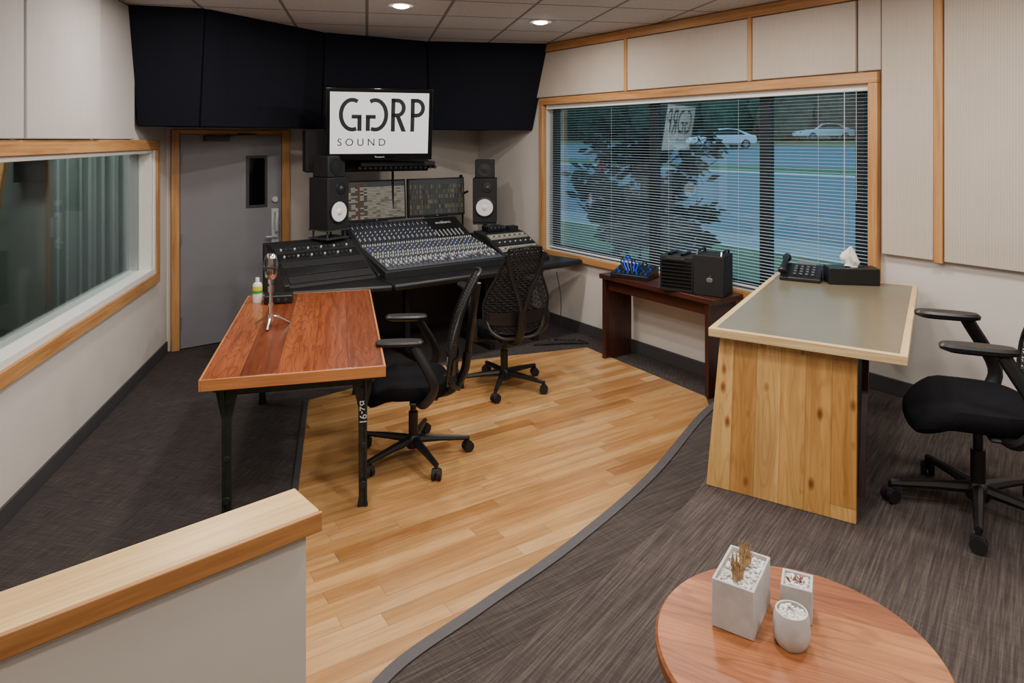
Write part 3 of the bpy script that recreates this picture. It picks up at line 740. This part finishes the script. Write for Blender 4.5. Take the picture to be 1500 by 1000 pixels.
m=MB(); m.bb(-0.25,0.015,-0.11,0.13,0,0.27,0).bb(0.02,0.25,-0.13,0.11,0,0.30,0); m.obj('cases',BLACKM,pc,bevel=0.006)
m=MB()
for k in range(8): m.bb(-0.235,0.0,-0.115,-0.11,0.03+k*0.027,0.044+k*0.027,0)
m.bb(-0.20,-0.05,-0.117,-0.108,0.245,0.260,1)
m.bb(-0.19,-0.17,-0.09,0.10,0.27,0.29,0).bb(-0.09,-0.07,-0.09,0.10,0.27,0.29,0)
for sx in (0.045,0.225): m.tube([(sx,-0.11,0.295),(sx,-0.10,0.325),(sx,0.08,0.325),(sx,0.09,0.295)],0.008,6)
m.obj('front_details',[BLACKG,DGREY],pc)
m=MB()
m.sph((0.135,-0.131,0.12),(0.016,0.003,0.018),0,8).sph((0.151,-0.131,0.12),(0.016,0.003,0.018),0,8).box((0.148,-0.131,0.147),(0.006,0.003,0.012),0,rot=(0,R(25),0))
m.obj('emblem',MGREY,pc)

# ------------------------------------------------------------------ client desk
da=math.atan2(-0.53,0.848)
dk=empty('client_desk',(0.92,3.2,0.301),da)
PINE=planks('knotty_pine','Z','X',0.105,9,[c8(198,148,80),c8(214,168,98),c8(188,136,70),c8(222,180,112)],rough=0.4,grain=0.5,gapc=0.3,knots=True,rings=0.2)
EDG=wood('desk_edge_x',c8(206,172,118),c8(222,192,144),'X',1,0.4); EDGY=wood('desk_edge_y',c8(206,172,118),c8(222,192,144),'Y',1,0.4)
LINO=plain('linoleum',c8(112,104,84),0.28,var=0.06,nscale=8)
MB().bb(0.03,0.78,0.03,1.57,0.68,0.7195).obj('inlay',LINO,dk)
m=MB(); m.bb(0,0.81,0,0.03,0.68,0.72).bb(0,0.81,1.57,1.60,0.68,0.72); m.obj('edge_ends',EDG,dk,bevel=0.003)
m=MB(); m.bb(0,0.03,0.03,1.57,0.68,0.72).bb(0.78,0.81,0.03,1.57,0.68,0.72); m.obj('edge_sides',EDGY,dk,bevel=0.003)
m=MB()
m.loft([[(0.0,-0.035,0),(0.625,-0.035,0),(0.625,-0.0,0),(0.0,-0.0,0)],[(0.04,0.06,0.68),(0.62,0.06,0.68),(0.62,0.095,0.68),(0.04,0.095,0.68)]],0,False)
m.obj('pine_panel',PINE,dk,bevel=0.002)
m=MB()
m.loft([[(0.61,-0.0,0),(0.61,0.22,0),(0.61,0.50,0.68),(0.61,0.095,0.68)],[(0.585,-0.0,0),(0.585,0.22,0),(0.585,0.50,0.68),(0.585,0.095,0.68)]],0,False)
m.loft([[(0.03,-0.0,0),(0.03,0.22,0),(0.05,0.50,0.68),(0.05,0.095,0.68)],[(0.055,-0.0,0),(0.055,0.22,0),(0.075,0.50,0.68),(0.075,0.095,0.68)]],0,False)
m.obj('side_panels',BLACKM,dk)
m=MB(); m.loft([[(0.05,0.22,0),(0.635,0.22,0),(0.635,0.25,0),(0.05,0.25,0)],[(0.06,0.50,0.68),(0.635,0.50,0.68),(0.635,0.53,0.68),(0.06,0.53,0.68)]],0,False)
m.obj('rear_panel',MAHZ,dk)
m=MB(); m.loft([[(0.22,1.28,0),(0.50,1.28,0),(0.50,1.32,0),(0.22,1.32,0)],[(0.18,1.40,0.68),(0.52,1.40,0.68),(0.52,1.44,0.68),(0.18,1.44,0.68)]],0,False); m.obj('wall_end_panel',BLACKM,dk)
def dW(a,b): return (0.92+0.848*a+0.53*b, 3.2-0.53*a+0.848*b)
DZ=1.022
x,y=dW(0.17,1.44); ph=empty('desk_telephone',(x,y,DZ),R(-30),scale=1.08)
m=MB(); m.prismx([(-0.10,0),(0.10,0),(0.10,0.07),(0.06,0.075),(-0.10,0.02)],-0.10,0.12,0); m.obj('base',BLACK,ph,bevel=0.005)
m=MB(); m.tube(crom([(-0.085,-0.10,0.05),(-0.08,-0.06,0.085),(-0.08,0.06,0.115),(-0.085,0.10,0.095)],5),[0.024,0.024,0.022,0.018,0.015,0.014,0.014,0.014,0.014,0.014,0.015,0.018,0.022,0.025,0.026,0.024],10); m.obj('handset',BLACK,ph)
m=MB()
for i in range(4):
    for j in range(4): yy=-0.07+j*0.028; m.box((-0.02+i*0.032,yy,0.030+(yy+0.1)*0.34),(0.016,0.012,0.005),1,rot=(R(19),0,0))
m.box((0.03,0.055,0.082),(0.11,0.035,0.006),0,rot=(R(19),0,0)); m.obj('keys',[MGREY,MGREY],ph)
x,y=dW(0.46,1.46); tis=empty('tissue_box',(x,y,DZ),da+R(22))
MB().bb(-0.145,0.145,-0.065,0.065,0,0.10).obj('box',BLACK,tis,bevel=0.004)
m=MB(); nn=28; loops=[]
for r,z,cx in [(0.040,0.098,0),(0.030,0.115,0),(0.048,0.14,0.0),(0.044,0.165,-0.008),(0.030,0.19,-0.012),(0.008,0.215,-0.005)]:
    loops.append([(cx+(r*(1+0.25*math.sin(3*2*math.pi*k/nn+z*30)+0.12*math.sin(7*2*math.pi*k/nn)))*math.cos(2*math.pi*k/nn),(r*0.55*(1+0.3*math.cos(5*2*math.pi*k/nn+z*50)))*math.sin(2*math.pi*k/nn),z+0.010*math.sin(2*2*math.pi*k/nn)) for k in range(nn)])
m.loft(loops); m.obj('tissue',WHITE,tis)

# ------------------------------------------------------------------ coffee table
ct=empty('round_coffee_table',(0.661,1.581,0.301))
OAK=planks('round_table_wood','X','Y',0.16,9,[c8(142,80,42),c8(168,104,60),c8(152,88,48),c8(180,118,70)],rz=R(25),rough=0.45,grain=0.75,gapc=0.12,gs=0.8,rings=0.4,dark=(0.40,0.28,0.2,1))
OAKE=wood('round_table_edge',c8(120,68,36),c8(150,90,50),'X',0.8,0.45)
m=MB(); m.lathe([(0.310,0.38),(0.320,0.385),(0.322,0.40),(0.322,0.412),(0.316,0.419)],n=96); o_=m.obj('top',[OAK,OAKE],ct)
for p in o_.data.polygons:
    if abs(p.normal.z)<0.9: p.material_index=1
m=MB()
for k in range(3):
    a=R(170)+2*math.pi*k/3
    for da_ in (-0.22,0.22):
        m.tube([(0.24*math.cos(a+da_),0.24*math.sin(a+da_),0.38),(0.29*math.cos(a),0.29*math.sin(a),0.008)],0.007,8)
    m.sph((0.29*math.cos(a),0.29*math.sin(a),0.009),0.009,0,6)
m.lathe([(0.25,0.365),(0.26,0.365),(0.26,0.38),(0.25,0.38)],n=48)
m.obj('hairpin_legs',BLACK,ct)
GRAV=plain('white_gravel',c8(214,212,208),0.9,var=0.25,nscale=60,bump=0.8)
random.seed(5)
def pot(name,loc,rz,hx,hy,h,round_=False):
    e=empty(name,loc,rz); m=MB()
    if round_:
        m.lathe([(0.0,0),(hx*0.75,0.0),(hx*0.95,h*0.2),(hx,h*0.45),(hx*0.95,h*0.8),(hx*0.85,h),(hx*0.76,h),(hx*0.78,h*0.86),(0.0,h*0.86)],n=32); m.obj('pot',CONC,e)
    else:
        t_=0.006
        def lp(a,b,z): return [(-a,-b,z),(a,-b,z),(a,b,z),(-a,b,z)]
        m.loft([lp(hx,hy,0),lp(hx,hy,h),lp(hx-t_,hy-t_,h),lp(hx-t_,hy-t_,h*0.88)],0,False); m.obj('pot',CONC,e,bevel=0.002)
    m=MB(); rr=hx*0.75
    N=220 if (not round_ and hy>0.06) else 90
    for k in range(N):
        a=random.uniform(-1,1);b=random.uniform(-1,1)
        if round_ and a*a+b*b>1: continue
        r0=random.uniform(0.003,0.0055)
        m.sph((a*(hx-0.011 if not round_ else rr-0.003),b*(hy-0.011 if not round_ else rr-0.003),h*0.9+random.uniform(0,0.003)),(r0,r0*random.uniform(0.7,1.2),r0*0.8),0,4)
    m.obj('gravel',GRAV,e); return e
pr=math.atan2(0.835,0.55)-math.pi/2
CT=0.721
p1=pot('rectangular_planter',(0.572,1.70,CT),pr,0.05,0.082,0.116)
DRY=plain('dried_grass',c8(168,138,98),0.8,var=0.45,nscale=80)
m=MB()
for cy,ns,hh in ((-0.035,60,1.15),(0.035,50,1.05)):
    for k in range(ns):
        a=random.uniform(0,6.28); l=random.uniform(0.03,0.062)*hh; tl=random.uniform(0.006,0.026)
        m.tube([(0.010*math.cos(a),cy+0.010*math.sin(a),0.1),(0.013*math.cos(a),cy+0.013*math.sin(a),0.1+l*0.6),(tl*math.cos(a),cy+tl*math.sin(a),0.1+l)],[0.0020,0.0015,0.0004],5)
m.obj('dried_grass',DRY,p1)
p2=pot('square_planter',(0.712,1.705,CT),pr+R(8),0.036,0.036,0.082)
m=MB()
for k in range(26):
    a=random.uniform(0,6.28); cx=random.choice((-0.012,0.01)); l=random.uniform(0.008,0.016)
    m.tube([(cx,cx*0.5,0.072),(cx+l*math.cos(a),cx*0.5+l*math.sin(a),0.080+random.random()*0.008)],[0.003,0.001],5)
m.obj('succulent',plain('succulent',c8(130,82,66),0.7),p2)
pot('round_planter',(0.655,1.60,CT),0,0.042,0.042,0.078,True)

m=MB()
for k in range(6):
    x0=0.35+0.05*k; m.tube(crom([(x0,6.45,0.02),(x0+0.1*math.sin(k),6.40,0.014),(x0-0.15,6.3+0.03*k,0.014),(x0+0.1,6.35,0.014),(x0+0.08*math.cos(k),6.45,0.014)],8),0.006,6)
m.tube(crom([(0.42,6.42,0.66),(0.46,6.40,0.4),(0.44,6.40,0.1),(0.40,6.4,0.02)],8),0.004,6)
m.obj('floor_cables',BLACKM)

# ------------------------------------------------------------------ exterior
GR=plain('grass',c8(88,114,76),0.95,var=0.3,nscale=3); ASP=plain('asphalt',c8(108,124,134),0.9,var=0.08,nscale=2); CUR=plain('kerb',c8(150,158,160),0.9)
def gz(d_): return -0.15+0.04*d_
m=MB()
def strip(d0,d1,mi,lift=0): m.add([(-60,d0,gz(d0)+lift),(40,d0,gz(d0)+lift),(40,d1,gz(d1)+lift),(-60,d1,gz(d1)+lift)],[(0,1,2,3)],mi)
strip(0.16,5.5,0); strip(5.5,6.6,2,0.01); strip(6.6,19,1); strip(19,19.4,2,0.02); strip(19.4,22,0,0.02); strip(22,40,1); strip(40,75,0)
rw('exterior_ground',m,[GR,ASP,CUR])
def blob(mb,c,r,mi=0,seed=0):
    random.seed(seed); n=10; loops=[]
    for i in range(1,n):
        a=math.pi*i/n
        loops.append([(c[0]+r[0]*math.sin(a)*math.cos(math.pi*k/n)*(1+random.uniform(-.16,.16)),c[1]+r[1]*math.sin(a)*math.sin(math.pi*k/n)*(1+random.uniform(-.16,.16)),c[2]-r[2]*math.cos(a)*(1+random.uniform(-.1,.1))) for k in range(2*n)])
    mb.loft(loops,mi)
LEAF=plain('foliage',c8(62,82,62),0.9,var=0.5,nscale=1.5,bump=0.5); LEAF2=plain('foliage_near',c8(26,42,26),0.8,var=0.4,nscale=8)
m=MB()
for k in range(34): blob(m,(-58+k*3.0,50+ (k*7)%5,4.5+((k*5)%4)*0.8),(3.2,2.6,3.6+((k*3)%4)*0.5),0,k)
for k in range(20): blob(m,(-58+k*5.0,58,9),(4.5,3,5),0,k+50)
rw('tree_line',m,LEAF)
bark=plain('bark',c8(40,36,34),0.9)
tr=empty('young_tree',(1.85,9.9,0.0))
m=MB()
random.seed(11); tips=[]
for k,(bx_,tx_,ty_,tz_) in enumerate([(-0.15,-0.55,0.1,1.5),(0.0,0.05,0,1.95),(0.15,0.6,-0.1,1.6),(-0.05,-0.9,0,1.0),(0.1,0.95,0.1,1.05)]):
    m.tube(crom([(bx_,0,-0.05),(bx_*1.6+tx_*0.2,0,0.4),(tx_*0.6,ty_*0.6,tz_*0.65),(tx_,ty_,tz_)],6),[0.028-0.001*i for i in range(19)],8)
for k in range(50):
    a=random.uniform(0,6.28); r_=random.uniform(0.15,1.0); z_=random.uniform(0.45,2.0)
    b1=Vector((r_*math.cos(a)*1.1,r_*math.sin(a)*0.5,z_)); b0=Vector((b1.x*0.4,b1.y*0.3,max(0.3,z_-0.4)))
    m.tube([b0,(b0+b1)/2+Vector((0,0,0.06)),b1],[0.011,0.008,0.004],5); tips.append(b1); tips.append((b0+b1)/2)
m.obj('trunk',bark,tr)
m=MB()
for t_ in tips:
    for k in range(17):
        c=t_+Vector((random.gauss(0,0.09),random.gauss(0,0.10),random.gauss(0,0.07)))
        M=Matrix.Translation(c)@Euler((random.uniform(0.2,1.4),random.uniform(-0.6,0.6),random.uniform(-1.5,1.5))).to_matrix().to_4x4()
        l=random.uniform(0.08,0.13)
        m.add([(-l,0,0),(-l*0.1,-l*0.5,0.01),(l,0,0),(-l*0.1,l*0.5,0.01)],[(0,1,2,3)],0,False,M)
m.obj('leaves',LEAF2,tr,recalc=False)
m=MB()
for k in range(3): blob(m,(7.5+k*1.6,16+k,gz(16)+0.9),(1.6,1.2,1.3),0,95+k)
rw('shrubs',m,LEAF)
CARW=plain('car_paint',c8(225,230,236),0.3,var=0.01)
def car(x,y,rz):
    d_=(x+0.71*y-5.45)*0.815; e=empty('car',(x,y,gz(d_)+0.02),rz)
    m=MB()
    body=[(-2.25,0.35),(-2.28,0.65),(-2.1,0.78),(-1.15,0.92),(1.6,0.98),(2.2,0.95),(2.28,0.7),(2.22,0.35)]
    m.prismy(body,-0.88,0.88)
    m.obj('body',CARW,e,bevel=0.08,seg=3)
    cab=[(-1.25,0.90),(-0.45,1.36),(0.2,1.44),(0.9,1.38),(1.95,0.96)]
    m=MB(); m.loft([[(p[0],-0.82,p[1]) if i in(0,4) else (p[0],-0.66,p[1]) for i,p in enumerate(cab)],[(p[0],0.82,p[1]) if i in(0,4) else (p[0],0.66,p[1]) for i,p in enumerate(cab)]],0,False)
    m.obj('cabin',CARW,e,bevel=0.05,seg=3)
    m=MB()
    for sy in (-1,1): m.add([(-1.0,sy*0.83,0.97),(1.4,sy*0.83,1.0),(0.85,sy*0.70,1.33),(0.2,sy*0.68,1.39),(-0.42,sy*0.70,1.32)],[(0,1,2,3,4)],0)
    m.add([(-1.22,-0.72,0.95),(-1.22,0.72,0.95),(-0.5,0.6,1.36),(-0.5,-0.6,1.36)],[(0,1,2,3)],0)
    for sx in (-1.4,1.4):
        for sy in (-0.80,0.80): m.cyl((sx,sy-0.1,0.33),(sx,sy+0.1,0.33),0.33,n=20,mi=0); m.cyl((sx,sy-0.11,0.33),(sx,sy+0.11,0.33),0.2,n=12,mi=1)
    m.box((-2.2,0.55,0.66),(0.12,0.4,0.12),1).box((-2.2,-0.55,0.66),(0.12,0.4,0.12),1)
    m.obj('glass_and_wheels',[BLACKG,MGREY],e,recalc=False)
car(14.7,48.0,R(10)); car(26.0,57.0,R(5))
hy=empty('fire_hydrant',(3.4,26.0,gz((3.4+0.71*26-5.45)*0.815))); m=MB(); m.lathe([(0,0),(0.18,0),(0.18,0.06),(0.12,0.08),(0.12,0.55),(0.15,0.56),(0.13,0.66),(0.04,0.75)]).cyl((-0.22,0,0.42),(0.22,0,0.42),0.07); m.obj('body',RED,hy)

# ------------------------------------------------------------------ lights
world=bpy.data.worlds.new('World'); scene.world=world; world.use_nodes=True
bg=world.node_tree.nodes['Background']; bg.inputs[0].default_value=(0.39,0.65,0.86,1); bg.inputs[1].default_value=1.65

EM=plain('lamp_lens',(1,1,1,1),0.4,emis=(1.0,0.95,0.88,1),es=40)
def downlight(x,y,power,size=0.16,zz=H,col=(1.0,0.93,0.85)):
    e=empty('recessed_downlight',(x,y,zz))
    m=MB(); m.lathe([(0.060,-0.001),(0.095,-0.001),(0.095,-0.008),(0.065,-0.010)],n=32); m.obj('trim_ring',WHITE,e)
    m=MB(); m.lathe([(0.0,-0.004),(0.060,-0.004),(0.058,-0.014),(0.04,-0.022),(0.01,-0.026)],n=24); m.obj('lens',EM,e)
    L=bpy.data.lights.new('lamp','AREA'); L.shape='DISK'; L.size=size; L.energy=power; L.color=col
    o=bpy.data.objects.new('lamp',L); scene.collection.objects.link(o); o.parent=e; o.location=(0,0,-0.03)
for x,y,p in [(-0.82,5.05,21),(0.24,5.75,21)]: downlight(x,y,p,0.11)
for x,y,p in [(-1.9,4.3,25),(-0.4,3.6,28),(1.0,4.2,28),(2.0,2.9,28),(0.6,2.2,27),(-0.9,2.0,27),(1.9,1.0,27),(0.2,0.4,26),(3.6,1.0,22)]:  # unseen lamps added to light the room, wide disks for soft shadows
    downlight(x,y,p,0.34)
lb_=bpy.data.lights.new('booth_fill','AREA'); lb_.energy=90; lb_.size=0.6; lb_.color=(0.98,1.0,0.98)  # unseen fill light added to brighten the booth behind the glass
lo=bpy.data.objects.new('booth_fill_light',lb_); scene.collection.objects.link(lo); lo.location=(-4.2,5.4,2.8)

cd=bpy.data.cameras.new('camera'); cd.sensor_width=36; cd.lens=24; cd.shift_y=-295/1500; cd.clip_start=0.05; cd.clip_end=300
co=bpy.data.objects.new('camera',cd); scene.collection.objects.link(co); co.location=(0,0,1.9); co.rotation_euler=(R(90),0,0)
scene.camera=co
